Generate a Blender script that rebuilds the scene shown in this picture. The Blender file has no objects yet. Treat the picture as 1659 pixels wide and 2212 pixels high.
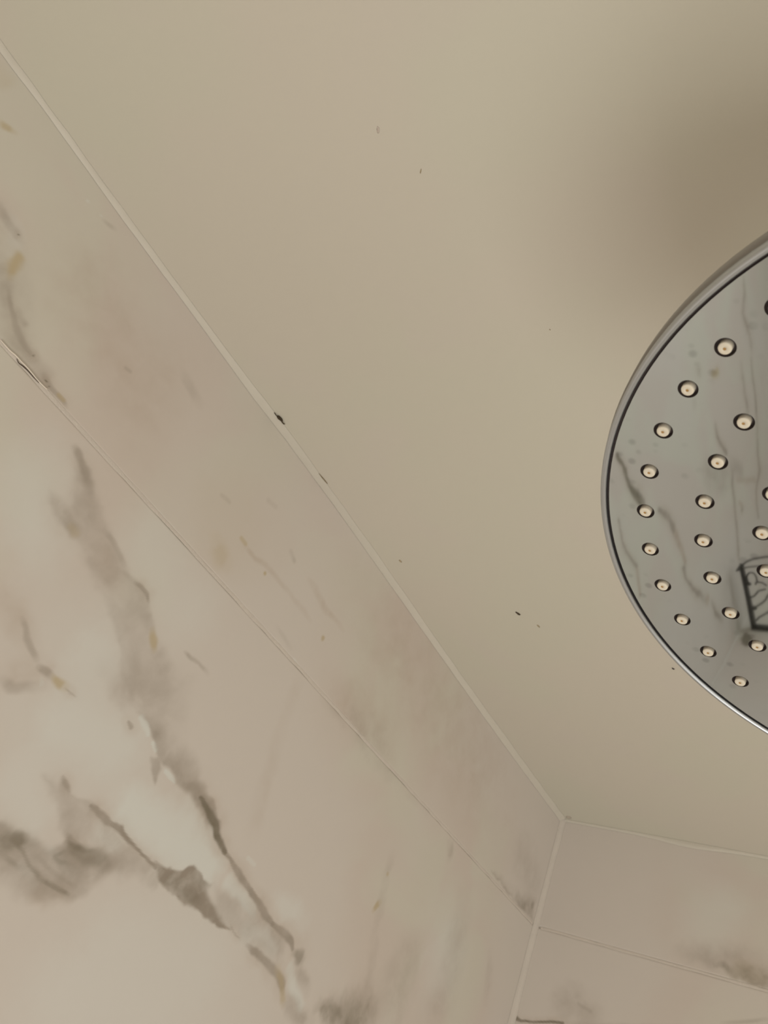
import bpy, bmesh, math, random
import numpy as np
from mathutils import Vector, Matrix, Euler

random.seed(4)
RNG = np.random.RandomState(7)
scene = bpy.context.scene
COL = scene.collection

# ------------------------------------------------------------------ camera
CAMZ = 1.95                       # the phone is held up, 0.55 m under the ceiling
cam_data = bpy.data.cameras.new('camera')
cam = bpy.data.objects.new('camera', cam_data)
COL.objects.link(cam)
RIGHT = Vector((0.467267, -0.799918, 0.376552))
DOWN = Vector((0.688265, 0.061785, -0.722824))
FWD = Vector((0.554935, 0.596920, 0.579425))
cam.matrix_world = Matrix(((RIGHT.x, -DOWN.x, -FWD.x, 0.0),
                           (RIGHT.y, -DOWN.y, -FWD.y, 0.0),
                           (RIGHT.z, -DOWN.z, -FWD.z, CAMZ),
                           (0, 0, 0, 1)))
cam_data.sensor_fit = 'VERTICAL'
cam_data.sensor_height = 7.3
cam_data.lens = 1685.13 / 2212.0 * 7.3
cam_data.clip_start = 0.01
cam_data.dof.use_dof = True
cam_data.dof.focus_distance = 0.36
cam_data.dof.aperture_fstop = 8.0
scene.camera = cam

# ------------------------------------------------------------------ world, light, exposure
world = bpy.data.worlds.new('world')
scene.world = world
world.use_nodes = True
bg = world.node_tree.nodes['Background']
bg.inputs[0].default_value = (1.0, 0.93, 0.80, 1)
bg.inputs[1].default_value = 0.05

def area(name, loc, target, sx, sy, power, color):
    ld = bpy.data.lights.new(name, 'AREA')
    ld.shape = 'RECTANGLE'; ld.size = sx; ld.size_y = sy
    ld.energy = power; ld.color = color
    o = bpy.data.objects.new(name, ld); COL.objects.link(o)
    o.location = loc
    d = Vector(target) - Vector(loc)
    o.rotation_euler = d.to_track_quat('-Z', 'Y').to_euler()
    return o
# added soft fill light beyond the open side of the shower, no window built
area('side_fill', (-0.1, -1.9, 0.95), (0.45, 0.3, 1.5), 1.3, 1.3, 9, (1.0, 0.98, 0.93))
# added area light at floor level facing up, stands in for bounced light
area('fill_uplight', (-0.20, -0.60, 0.03), (-0.20, -0.59, 2.4), 0.85, 0.85, 25, (1.0, 0.98, 0.93))

scene.view_settings.view_transform = 'Standard'
scene.view_settings.look = 'None'
scene.view_settings.exposure = -0.24
scene.view_settings.gamma = 1.0
scene.view_settings.use_curve_mapping = False

# ------------------------------------------------------------------ sizes (metres)
X_END = 1.2345        # far end wall (right in the picture)
Y_SIDE = 0.5806       # long wall (left in the picture)
Z_CEIL = CAMZ + 0.504
X_BACK = -1.10
Y_OPEN = -0.45        # open side of the shower
Y_FAR = -2.10
Z_J1 = CAMZ + 0.3283  # first joint below the ceiling
Z_J2 = Z_J1 - 0.93
Z_J3 = Z_J2 - 0.93

# ------------------------------------------------------------------ helpers
def obj(name, bm_or_mesh, mat=None, parent=None, smooth=False):
    if isinstance(bm_or_mesh, bmesh.types.BMesh):
        me = bpy.data.meshes.new(name)
        bm_or_mesh.to_mesh(me); bm_or_mesh.free()
    else:
        me = bm_or_mesh
    if smooth:
        me.polygons.foreach_set('use_smooth', [True] * len(me.polygons))
    o = bpy.data.objects.new(name, me)
    COL.objects.link(o)
    if mat is not None:
        for m in (mat if isinstance(mat, (list, tuple)) else [mat]):
            me.materials.append(m)
    if parent is not None:
        o.parent = parent
    return o

def struct(name, bm, mat, label, parent=None):
    o = obj(name, bm, mat, parent)
    o['kind'] = 'structure'; o['label'] = label
    return o

def thing(name, label, cat, loc=(0, 0, 0), rot=None, group=None):
    o = bpy.data.objects.new(name, None); COL.objects.link(o)
    o.empty_display_size = 0.02
    o.location = loc
    if rot is not None:
        o.rotation_euler = rot
    tag(o, label, cat, group)
    return o

def tag(o, label, cat, group=None):
    o['label'] = label; o['category'] = cat
    if group: o['group'] = group

def add_box(bm, a, b):
    vs = [bm.verts.new((x, y, z)) for x in (a[0], b[0]) for y in (a[1], b[1]) for z in (a[2], b[2])]
    for f in ((0, 1, 3, 2), (4, 6, 7, 5), (0, 4, 5, 1), (2, 3, 7, 6), (0, 2, 6, 4), (1, 5, 7, 3)):
        bm.faces.new([vs[i] for i in f])

def add_lathe(bm, prof, n=64, mat_index=0, close_top=False, close_bottom=False):
    rings = []
    for r, z in prof:
        if r < 1e-6:
            rings.append([bm.verts.new((0, 0, z))])
        else:
            rings.append([bm.verts.new((r * math.cos(2 * math.pi * i / n), r * math.sin(2 * math.pi * i / n), z)) for i in range(n)])
    for A, B in zip(rings, rings[1:]):
        for i in range(n):
            j = (i + 1) % n
            if len(A) == 1 and len(B) == 1: continue
            if len(A) == 1: f = bm.faces.new((A[0], B[j], B[i]))
            elif len(B) == 1: f = bm.faces.new((A[i], A[j], B[0]))
            else: f = bm.faces.new((A[i], A[j], B[j], B[i]))
            f.material_index = mat_index
    bmesh.ops.recalc_face_normals(bm, faces=bm.faces)

def add_tube(bm, pts, r, n=10):
    pts = [Vector(p) for p in pts]
    prev = None; ref = None
    for k, p in enumerate(pts):
        t = (pts[min(k + 1, len(pts) - 1)] - pts[max(k - 1, 0)]).normalized()
        if ref is None:
            ref = t.orthogonal().normalized()
        ref = (ref - t * ref.dot(t)).normalized()
        b = t.cross(ref)
        ring = [bm.verts.new(p + ref * (r * math.cos(2 * math.pi * i / n)) + b * (r * math.sin(2 * math.pi * i / n))) for i in range(n)]
        if prev:
            for i in range(n):
                bm.faces.new((prev[i], prev[(i + 1) % n], ring[(i + 1) % n], ring[i]))
        else:
            bm.faces.new(list(reversed(ring)))
        prev = ring
    bm.faces.new(prev)
    bmesh.ops.recalc_face_normals(bm, faces=bm.faces)

def smooth_path(pts, sub=6):
    P = [Vector(p) for p in pts]
    P = [P[0] * 2 - P[1]] + P + [P[-1] * 2 - P[-2]]
    out = []
    for i in range(1, len(P) - 2):
        for k in range(sub):
            t = k / sub
            a, b, c, d = P[i - 1], P[i], P[i + 1], P[i + 2]
            out.append(0.5 * ((2 * b) + (c - a) * t + (2 * a - 5 * b + 4 * c - d) * t * t + (3 * b - a - 3 * c + d) * t ** 3))
    out.append(P[-2])
    return out

# numpy value noise, used to roughen vein outlines
TAB = RNG.rand(256, 256).astype(np.float32)
def vnoise(u, v, scale, seed=0):
    u = u * scale + seed * 17.3; v = v * scale + seed * 31.7
    iu = np.floor(u).astype(int); iv = np.floor(v).astype(int)
    fu = u - iu; fv = v - iv
    fu = fu * fu * (3 - 2 * fu); fv = fv * fv * (3 - 2 * fv)
    a = TAB[iu % 256, iv % 256]; b = TAB[(iu + 1) % 256, iv % 256]
    c = TAB[iu % 256, (iv + 1) % 256]; d = TAB[(iu + 1) % 256, (iv + 1) % 256]
    return (a * (1 - fu) + b * fu) * (1 - fv) + (c * (1 - fu) + d * fu) * fv
def fbm(u, v, scale, seed=0, octv=4):
    s = 0; amp = 0.5; tot = 0
    for k in range(octv):
        s = s + amp * (vnoise(u, v, scale * 2 ** k, seed + k * 3) - 0.5); tot += amp; amp *= 0.55
    return s / tot * 2

CH = 'gdowr'
def paint(U, V, feats, warp=1.0):
    """veins of the stone and the painted edge shade: each feature is a chain of round dabs (u, v, radius)"""
    out = {c: np.zeros(U.shape, np.float32) for c in CH}
    Wu = fbm(U, V, 70, 1, 3); Wv = fbm(U, V, 70, 9, 3)
    Wu2 = fbm(U, V, 22, 3); Wv2 = fbm(U, V, 22, 5)
    tex = 0.92 + 0.28 * fbm(U, V, 80, 21, 4) + 0.25 * fbm(U, V, 30, 25, 3)
    allf = []
    for c, s, so, pts in feats:
        if so < 0: allf.append((c, s, so, pts)); continue
        if so < 1.25: pts = [(a, b, r * 0.85) for a, b, r in pts]
        if len(pts) > 2 and so < 0.85 and s < 0.8:          # veins thin out at their ends
            pts = [(pts[0][0], pts[0][1], pts[0][2] * 0.45)] + list(pts[1:-1]) + [(pts[-1][0], pts[-1][1], pts[-1][2] * 0.4)]
        if c in 'gd' and s >= 0.5 and so < 1.5:   # and lie in a faint brownish halo
            allf.append(('r', s * 0.42, 2.2, [(a, b, r * 1.5 + 0.002) for a, b, r in pts]))
        allf.append((c, s, so, pts))
    tex2 = 0.85 + 0.75 * fbm(U + Wu2 * .01, V + Wv2 * .01, 55, 33, 5)
    for c, s, so, pts in allf:
        rm = max(p[2] for p in pts)
        rx = rm * (1 + abs(so)) + 0.006
        u0 = min(p[0] for p in pts) - rx; u1 = max(p[0] for p in pts) + rx
        v0 = min(p[1] for p in pts) - rx; v1 = max(p[1] for p in pts) + rx
        m = (U[:, 0] >= u0) & (U[:, 0] <= u1); n = (V[0] >= v0) & (V[0] <= v1)
        if not m.any() or not n.any(): continue
        ii = np.ix_(np.where(m)[0], np.where(n)[0])
        k = min(rm, 0.012) * 0.55 * warp
        pu = U[ii] + Wu[ii] * k + Wu2[ii] * k * 0.7; pv = V[ii] + Wv[ii] * k + Wv2[ii] * k * 0.7
        best = np.zeros(pu.shape, np.float32)
        if so < 0:                    # a filled patch: third number = softness of the edge there
            k2 = 0.004 * warp
            pu = U[ii] + Wu[ii] * k2 + Wu2[ii] * k2; pv = V[ii] + Wv[ii] * k2 + Wv2[ii] * k2
            dmin = np.full(pu.shape, 9.0, np.float32); ee = np.zeros(pu.shape, np.float32); inside = np.zeros(pu.shape, bool)
            for (ax, ay, ar), (bx, by, br) in zip(pts, pts[1:] + pts[:1]):
                dx, dy = bx - ax, by - ay
                t = np.clip(((pu - ax) * dx + (pv - ay) * dy) / (dx * dx + dy * dy + 1e-12), 0, 1)
                d = np.hypot(pu - ax - dx * t, pv - ay - dy * t)
                near = d < dmin; dmin = np.where(near, d, dmin); ee = np.where(near, ar + (br - ar) * t, ee)
                if abs(dy) > 1e-9:
                    inside ^= ((ay > pv) != (by > pv)) & (pu < dx * (pv - ay) / dy + ax)
            w = np.clip(0.5 + 0.5 * np.where(inside, dmin, -dmin) / np.maximum(ee, 3e-4), 0, 1)
            out[c][ii] = 1 - (1 - out[c][ii]) * (1 - np.clip(w * w * (3 - 2 * w) * s * tex2[ii], 0, 1))
            continue
        seq = list(zip(pts, pts[1:])) if len(pts) > 1 else [(pts[0], pts[0])]
        for (ax, ay, ar), (bx, by, br) in seq:
            dx, dy = bx - ax, by - ay; L = dx * dx + dy * dy
            t = np.clip(((pu - ax) * dx + (pv - ay) * dy) / L, 0, 1) if L > 1e-12 else 0 * pu
            r = ar + (br - ar) * t
            d = np.hypot(pu - ax - dx * t, pv - ay - dy * t) / np.maximum(r, 1e-5)
            # soft: 0.6 crisp .. 2 cloud
            e0 = 1 - 0.5 * min(so, 1.6); e1 = 1.1 + 0.6 * so
            w = np.clip((e1 - d) / (e1 - e0), 0, 1); w = w * w * (3 - 2 * w)
            if s < 0.8 and len(seq) > 1:     # ends dissolve instead of stopping
                if (ax, ay) == pts[0][:2]: w = w * np.clip(0.35 + 1.3 * t, 0, 1)
                if (bx, by) == pts[-1][:2]: w = w * np.clip(0.35 + 1.3 * (1 - t), 0, 1)
            best = np.maximum(best, w)
        val = best * s * ((tex2 if so >= 1.3 else tex)[ii] if c in 'gdr' else 1)
        out[c][ii] = 1 - (1 - out[c][ii]) * (1 - np.clip(val, 0, 1))
    return out

# ------------------------------------------------------------------ veins of the stone and one painted edge shade, in metres on each wall
# (channel, strength, softness, [(along wall, height over camera, radius)])
L1 = [
 ('g',0.22,-1,[(0.0198,0.4006,0.0071),(0.0336,0.4118,0.0066),(0.0601,0.4015,0.0082),(0.0834,0.3849,0.0105),(0.105,0.3652,0.0106),(0.1284,0.3418,0.0075),(0.1005,0.3107,0.0104)]),  # no vein: soft shade at the left edge, painted into the tile colour
 ('o',0.65,1.4,[(-0.011,0.4563,0.0029),(-0.0063,0.4592,0.0026),(-0.0013,0.4619,0.0022)]),
 ('o',0.25,1.7,[(-0.0373,0.4858,0.0074)]),
 ('g',0.5,1.3,[(0.0318,0.4084,0.0022),(0.0405,0.4041,0.0029),(0.0482,0.4021,0.0029),(0.0546,0.4026,0.003),(0.0596,0.4021,0.0026)]),
 ('d',0.9,0.8,[(0.0559,0.4034,0.0009)]),
 ('w',0.4,1.5,[(0.0377,0.4083,0.0051),(0.0531,0.4037,0.0052),(0.062,0.391,0.0059)]),
 ('o',0.75,1.6,[(0.0751,0.3719,0.0029),(0.0706,0.3813,0.0044),(0.0687,0.3918,0.0037),(0.072,0.377,0.0051)]),
 ('g',0.45,1.5,[(0.061,0.3758,0.0058),(0.0716,0.3665,0.0072),(0.0823,0.3573,0.0051),(0.0941,0.3495,0.0044)]),
 ('g',0.5,1.2,[(0.0815,0.3625,0.0018),(0.0927,0.3538,0.0022),(0.1022,0.3487,0.0029),(0.1117,0.3435,0.0033),(0.1217,0.3419,0.0022),(0.1272,0.3414,0.0019)]),
 ('g',0.35,1.5,[(0.0984,0.3557,0.0029),(0.1066,0.3549,0.0022)]),
 ('g',0.45,1.6,[(0.107,0.3432,0.0059),(0.1213,0.3384,0.0067),(0.1382,0.3365,0.0068),(0.1543,0.333,0.0054)]),
 ('d',1.0,0.7,[(0.1274,0.3417,0.001)]),
 ('d',1.0,0.7,[(0.1468,0.3344,0.0008)]),
 ('d',1.0,0.7,[(0.1483,0.3345,0.0008)]),
 ('d',0.7,0.7,[(0.1525,0.3332,0.0008)]),
 ('g',0.5,1.2,[(0.1443,0.3354,0.003),(0.1543,0.333,0.0027),(0.1619,0.3335,0.0027),(0.169,0.3333,0.0024),(0.1734,0.3326,0.002)]),
 ('o',0.6,1.1,[(0.1626,0.3344,0.002),(0.168,0.3344,0.002)]),
 ('g',0.35,1.3,[(0.0867,0.481,0.0013),(0.0925,0.4834,0.0017),(0.0978,0.4863,0.0018)]),
 ('w',0.5,1.0,[(0.0684,0.4804,0.0017)]),
 ('w',0.4,1.0,[(0.0831,0.4825,0.0013)]),
 ('g',0.28,1.2,[(0.1867,0.4017,0.0018),(0.1921,0.4034,0.0018)]),
 ('g',0.25,1.4,[(0.2269,0.4498,0.0034),(0.2414,0.4471,0.0045),(0.2596,0.4414,0.0045)]),
 ('o',0.32,1.8,[(0.3609,0.3537,0.0061),(0.3725,0.3491,0.0092),(0.385,0.348,0.0073)]),
 ('o',0.12,2.0,[(0.3143,0.3525,0.0289),(0.3644,0.3814,0.0368),(0.3981,0.3999,0.0334)]),
 ('o',0.5,1.0,[(0.3839,0.3793,0.0021),(0.3909,0.3788,0.0027)]),
 ('r',0.36,1.5,[(0.3924,0.377,0.0022),(0.4101,0.3757,0.0022),(0.427,0.3809,0.0028),(0.4491,0.3808,0.0023),(0.4719,0.3806,0.0024),(0.4954,0.3804,0.003),(0.5167,0.3779,0.0025)]),
 ('g',0.18,1.5,[(0.338,0.394,0.0021),(0.3488,0.3951,0.0021)]),
 ('g',0.15,1.5,[(0.3861,0.4346,0.0023),(0.3982,0.4362,0.0023)]),
 ('o',0.8,0.9,[(0.4315,0.3735,0.0022)]),
 ('o',0.7,0.9,[(0.5461,0.3759,0.0031)]),
 ('g',0.22,1.5,[(0.4451,0.4159,0.0024),(0.4558,0.4121,0.0024)]),
 ('r',0.42,1.6,[(0.4849,0.4104,0.0025),(0.5001,0.4098,0.0037),(0.5252,0.4037,0.0032),(0.546,0.4034,0.0026),(0.5673,0.4032,0.0026)]),
 ('g',0.15,1.5,[(0.4804,0.3413,0.0023),(0.4969,0.3398,0.0023),(0.5111,0.337,0.0023)]),
 ('w',0.4,0.9,[(0.5232,0.3314,0.0018),(0.5335,0.3291,0.0018)]),
 ('r',0.35,1.9,[(0.6,0.3378,0.0191),(0.6482,0.3441,0.0269),(0.7032,0.3467,0.0255),(0.7298,0.3434,0.0173)]),
 ('g',0.2,1.6,[(0.6475,0.3315,0.0133),(0.6987,0.3377,0.0168)]),
 ('r',0.3,1.8,[(0.0859,0.4163,0.0316),(0.1256,0.422,0.0335),(0.1964,0.4109,0.036),(0.24,0.3607,0.0267)]),
 ('r',0.3,1.8,[(0.574,0.4489,0.0416),(0.7206,0.4511,0.0473),(0.874,0.4409,0.053),(1.0152,0.4315,0.0584)]),
 ('g',0.5,-1,[(1.0505,0.3343,0.0028),(1.0717,0.3381,0.0076),(1.1164,0.3401,0.0117),(1.1628,0.3455,0.0142),(1.2137,0.3593,0.0106),(1.2226,0.3308,0.0063),(1.1451,0.3313,0.004),(1.0892,0.3334,0.0029)]),
 ('d',0.35,1.3,[(1.1575,0.3399,0.007),(1.1811,0.339,0.0061)]),
 ('d',0.4,1.2,[(1.2084,0.35,0.0052)]),
 ('g',0.2,1.8,[(1.1359,0.3948,0.0248),(1.1861,0.3804,0.0211)]),
]
L2 = [
 ('g',0.75,1.0,[(0.4738,0.1632,0.0055),(0.4941,0.164,0.0075),(0.5129,0.1587,0.0067),(0.5277,0.1524,0.0073)]),
 ('d',0.95,0.8,[(0.503,0.1627,0.0024),(0.5182,0.1568,0.0038),(0.5311,0.1527,0.0053),(0.5398,0.147,0.0039),(0.553,0.1419,0.0034),(0.5598,0.1401,0.003)]),
 ('g',0.9,0.8,[(0.5584,0.1399,0.003),(0.5705,0.1365,0.002),(0.5822,0.1327,0.003),(0.5946,0.1291,0.0041),(0.6094,0.1256,0.0031),(0.6248,0.1216,0.0031),(0.6363,0.1196,0.0037),(0.6509,0.115,0.0042),(0.6646,0.1118,0.0027)]),
 ('r',0.6,0.6,[(0.6162,0.127,0.0016),(0.6298,0.1214,0.0021),(0.6402,0.1189,0.0016)]),
 ('g',0.85,0.8,[(0.6646,0.1118,0.0027),(0.6774,0.1117,0.0038),(0.6902,0.1111,0.0044),(0.7019,0.1086,0.0039),(0.709,0.1044,0.0022)]),
 ('d',0.6,1.1,[(0.7127,0.1021,0.0034),(0.7233,0.1013,0.0068),(0.7294,0.1016,0.0051)]),
 ('g',0.45,1.5,[(0.6789,0.1069,0.0043),(0.6899,0.102,0.0049),(0.6966,0.091,0.0043)]),
 ('g',0.4,1.5,[(0.7248,0.0941,0.0056),(0.7391,0.0877,0.0057),(0.7551,0.0818,0.0051)]),
 ('d',0.6,1.4,[(0.7856,0.0767,0.007),(0.8022,0.0741,0.0083),(0.8195,0.0734,0.0072),(0.8362,0.0752,0.0098),(0.8598,0.0845,0.014),(0.8829,0.0962,0.0118)]),
 ('g',0.5,1.6,[(0.8025,0.0856,0.006),(0.8467,0.0876,0.0157),(0.8782,0.1021,0.0164)]),
 ('g',0.75,0.9,[(0.6437,0.0851,0.002),(0.6591,0.0829,0.0041),(0.6752,0.0813,0.0037),(0.6923,0.0807,0.0048),(0.7046,0.0784,0.0043),(0.7156,0.0733,0.0049),(0.722,0.0689,0.0033)]),
 ('o',0.5,1.2,[(0.6989,0.083,0.0043),(0.7114,0.0763,0.0038),(0.7241,0.0653,0.0038),(0.7298,0.0585,0.0043)]),
 ('g',0.5,1.5,[(0.7283,0.0666,0.0055),(0.7424,0.0602,0.0077),(0.7602,0.057,0.0078),(0.7786,0.0568,0.0068)]),
 ('g',0.5,0.6,[(0.6092,0.091,0.0015),(0.619,0.0866,0.001),(0.6319,0.085,0.0015)]),
 ('r',0.7,0.6,[(0.5897,0.0868,0.0014),(0.6002,0.0866,0.0015),(0.6114,0.0867,0.0015)]),
 ('g',1.0,-1,[(0.4893,0.0966,0.0013),(0.5008,0.0989,0.0018),(0.5172,0.1011,0.0022),(0.5276,0.1048,0.0018),(0.5322,0.1106,0.0023),(0.5404,0.11,0.0014),(0.5542,0.1104,0.0014),(0.5649,0.1115,0.0019),(0.5633,0.1057,0.0038),(0.5668,0.1,0.0043),(0.5778,0.0973,0.0048),(0.5939,0.0939,0.0044),(0.612,0.0878,0.002),(0.593,0.0864,0.0014),(0.5682,0.0842,0.0023),(0.551,0.0815,0.0027),(0.5374,0.0793,0.0018),(0.5242,0.0824,0.0013),(0.5084,0.0879,0.0017),(0.4981,0.0916,0.0026)]),
 ('d',0.45,1.3,[(0.511,0.0931,0.004),(0.529,0.0913,0.0054),(0.546,0.0914,0.0055),(0.5603,0.091,0.0037)]),
 ('d',0.25,1.3,[(0.5444,0.1054,0.0037),(0.5554,0.1049,0.0038),(0.5591,0.0989,0.0033)]),
 ('g',0.32,-1,[(0.5649,0.1115,0.0038),(0.5929,0.1129,0.007),(0.6379,0.1157,0.0073),(0.6667,0.1112,0.0043),(0.6944,0.0946,0.0065),(0.6947,0.0881,0.0054),(0.6498,0.0873,0.0072),(0.6134,0.0887,0.0049),(0.5843,0.0965,0.0048)]),
 ('g',0.35,1.5,[(0.4899,0.088,0.006),(0.5018,0.0851,0.0052)]),
 ('g',0.9,0.8,[(0.4025,0.1039,0.0019),(0.4127,0.103,0.0032),(0.4226,0.102,0.0036),(0.4294,0.1021,0.0024),(0.4409,0.1037,0.0033),(0.4459,0.1021,0.0025),(0.4586,0.0992,0.0017),(0.4696,0.097,0.0013),(0.4821,0.0954,0.0013),(0.4942,0.0939,0.0017)]),
 ('g',0.6,1.1,[(0.3653,0.1089,0.0019),(0.371,0.1072,0.0026),(0.3769,0.1052,0.0019)]),
 ('g',0.7,0.9,[(0.3971,0.0788,0.0019),(0.4029,0.077,0.0023),(0.4116,0.075,0.003),(0.4178,0.0741,0.0038)]),
 ('d',0.5,1.2,[(0.4004,0.0727,0.003),(0.4114,0.0722,0.0045),(0.4233,0.0739,0.0061),(0.4364,0.078,0.0071),(0.4441,0.0776,0.0056)]),
 ('g',0.45,1.3,[(0.3988,0.0628,0.0037),(0.4135,0.0639,0.006),(0.4261,0.0677,0.0069),(0.4407,0.073,0.0055),(0.4561,0.0849,0.0073)]),
 ('g',0.4,1.6,[(0.4511,0.0807,0.008),(0.4662,0.0835,0.0074),(0.4759,0.0898,0.0059)]),
 ('g',0.55,-1,[(0.3338,0.0554,0.0066),(0.3441,0.059,0.004),(0.3574,0.0597,0.0041),(0.3765,0.0631,0.005),(0.3893,0.0621,0.0043),(0.3988,0.0698,0.0052),(0.4197,0.0749,0.0038),(0.4426,0.0831,0.0056),(0.4532,0.0816,0.0057),(0.4514,0.0731,0.0072),(0.4436,0.0603,0.0054),(0.4431,0.0527,0.0046),(0.4319,0.0429,0.0037),(0.4133,0.035,0.0079),(0.3974,0.0319,0.0091),(0.3685,0.0317,0.0094),(0.3555,0.0311,0.0079)]),
 ('g',0.4,-1,[(0.352,0.1036,0.0058),(0.3627,0.1036,0.0052),(0.3636,0.1107,0.0015),(0.3757,0.1066,0.0019),(0.4048,0.105,0.0016),(0.4289,0.1027,0.002),(0.4526,0.0992,0.0025),(0.4906,0.0951,0.0026),(0.4865,0.0861,0.0076),(0.4556,0.0788,0.0081),(0.4226,0.0717,0.0061),(0.4039,0.0688,0.0045),(0.3909,0.0758,0.0033),(0.3727,0.0895,0.0037)]),
 ('w',0.5,1.5,[(0.4231,0.0931,0.0063),(0.4433,0.0929,0.0065)]),
 ('g',0.32,-1,[(0.2877,0.2408,0.004),(0.3151,0.2293,0.0033),(0.34,0.2185,0.0034),(0.3563,0.1998,0.0042),(0.3818,0.1866,0.0034),(0.3978,0.1853,0.0026),(0.419,0.1776,0.0035),(0.4371,0.1987,0.0184),(0.4195,0.2303,0.0188),(0.3809,0.2321,0.0135),(0.3518,0.2454,0.0062),(0.3348,0.2679,0.0022),(0.3208,0.268,0.0026),(0.3047,0.2686,0.0043),(0.2934,0.2541,0.0083)]),
 ('g',0.3,-1,[(0.199,0.313,0.004),(0.206,0.315,0.0016),(0.2216,0.3063,0.002),(0.2462,0.2926,0.0033),(0.2749,0.282,0.005),(0.3055,0.2677,0.0051),(0.2978,0.2491,0.0066),(0.283,0.2429,0.0056),(0.2503,0.2547,0.0047),(0.2195,0.2642,0.0038),(0.2086,0.2717,0.0038),(0.225,0.2773,0.007),(0.2168,0.2959,0.0064)]),
 ('g',0.55,-1,[(0.3917,0.1865,0.0034),(0.4047,0.1845,0.0022),(0.4169,0.1764,0.0017),(0.4269,0.1723,0.0018),(0.4368,0.1653,0.0022),(0.4521,0.1649,0.0027),(0.4687,0.1613,0.0027),(0.4882,0.1618,0.0023),(0.5118,0.1558,0.0019),(0.5305,0.1492,0.0019),(0.5511,0.1424,0.0015),(0.5609,0.1397,0.0015),(0.5461,0.15,0.002),(0.5347,0.1581,0.002),(0.5151,0.1689,0.0019),(0.4979,0.1762,0.0038),(0.4749,0.1822,0.0085),(0.4479,0.1854,0.0138),(0.422,0.1876,0.0116)]),
 ('g',0.45,-1,[(0.4251,0.164,0.0017),(0.4328,0.1684,0.0022),(0.442,0.1615,0.0027),(0.446,0.1465,0.0013),(0.4363,0.154,0.0013)]),
 ('d',0.6,1.3,[(0.3476,0.0551,0.0074),(0.358,0.0512,0.0068),(0.3607,0.056,0.0055),(0.3708,0.0607,0.0063)]),
 ('d',0.4,1.2,[(0.3619,0.0442,0.002),(0.3695,0.0435,0.002),(0.3775,0.0425,0.0017)]),
 ('d',0.4,1.2,[(0.3591,0.0552,0.0017),(0.373,0.0528,0.0014),(0.3839,0.0471,0.0014),(0.4006,0.0437,0.0014)]),
 ('d',0.4,1.2,[(0.401,0.0749,0.0015),(0.4102,0.0736,0.0019),(0.4217,0.0758,0.0019),(0.429,0.08,0.0016)]),
 ('d',0.35,1.2,[(0.405,0.0675,0.0015),(0.3993,0.0611,0.0018),(0.4057,0.0597,0.0018),(0.4149,0.0623,0.0015)]),
 ('w',0.4,1.3,[(0.3864,0.0626,0.0029),(0.4,0.0615,0.0026),(0.4231,0.0589,0.0034)]),
 ('w',0.3,1.3,[(0.3764,0.0437,0.0024),(0.3982,0.0409,0.0028)]),
 ('g',0.4,1.2,[(0.3857,0.055,0.0018),(0.3978,0.0525,0.0018),(0.4141,0.0513,0.0018),(0.4321,0.0517,0.0015)]),
 ('d',0.55,1.0,[(0.4013,0.044,0.0014),(0.4079,0.044,0.0018),(0.4143,0.0442,0.0018),(0.4229,0.0443,0.0015),(0.4293,0.0447,0.0015)]),
 ('g',0.5,1.1,[(0.3892,0.0466,0.0021),(0.3977,0.0442,0.0025),(0.406,0.0432,0.0025)]),
 ('r',0.35,1.5,[(0.3933,0.0354,0.0063),(0.4122,0.0363,0.0072),(0.4373,0.055,0.0061)]),
 ('g',0.5,1.2,[(0.2575,0.1815,0.0021),(0.2655,0.178,0.0022),(0.2708,0.1731,0.0029),(0.2779,0.1696,0.0029),(0.2868,0.1652,0.0025)]),
 ('r',0.35,1.6,[(0.2283,0.1886,0.0076),(0.2481,0.1823,0.0078),(0.2655,0.1736,0.0086)]),
 ('r',0.35,1.6,[(0.2729,0.1492,0.009),(0.2871,0.1548,0.0093),(0.2716,0.1401,0.0103)]),
 ('g',0.7,1.1,[(0.2915,0.1621,0.0025),(0.2975,0.1628,0.0029),(0.3056,0.1623,0.003)]),
 ('o',0.75,1.2,[(0.3062,0.1627,0.0022),(0.3136,0.162,0.0034),(0.32,0.1625,0.0038)]),
 ('g',0.5,0.8,[(0.3212,0.1624,0.0015),(0.3278,0.162,0.0011),(0.3347,0.1622,0.0008)]),
 ('g',0.4,1.4,[(0.2753,0.1386,0.0034),(0.2862,0.1385,0.0035),(0.3035,0.1532,0.0037)]),
 ('w',0.5,0.8,[(0.2981,0.1581,0.0015),(0.3026,0.1547,0.0018),(0.3034,0.151,0.0011)]),
 ('g',0.5,1.3,[(0.2006,0.313,0.0024),(0.2087,0.3095,0.0032),(0.2201,0.3048,0.0036),(0.2333,0.2962,0.0049)]),
 ('g',0.3,1.7,[(0.2248,0.2931,0.0088),(0.2404,0.2817,0.0088)]),
 ('g',0.5,1.3,[(0.212,0.2709,0.0038),(0.2229,0.2675,0.0046),(0.2356,0.2641,0.0047),(0.2449,0.2609,0.0047)]),
 ('o',0.3,1.3,[(0.2392,0.2624,0.0031),(0.2454,0.2604,0.0035)]),
 ('g',0.4,1.1,[(0.2644,0.2804,0.0025),(0.2775,0.279,0.0029),(0.2883,0.2755,0.0025),(0.2983,0.271,0.0026)]),
 ('r',0.35,1.6,[(0.2676,0.2702,0.0082),(0.2887,0.2628,0.01),(0.305,0.251,0.0092)]),
 ('g',0.65,1.0,[(0.3161,0.2662,0.0017),(0.3242,0.2677,0.0022),(0.3328,0.2673,0.0022),(0.3387,0.2627,0.0013)]),
 ('g',0.35,1.4,[(0.3398,0.2534,0.0044),(0.3502,0.2487,0.0044),(0.3588,0.2425,0.0044)]),
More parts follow.
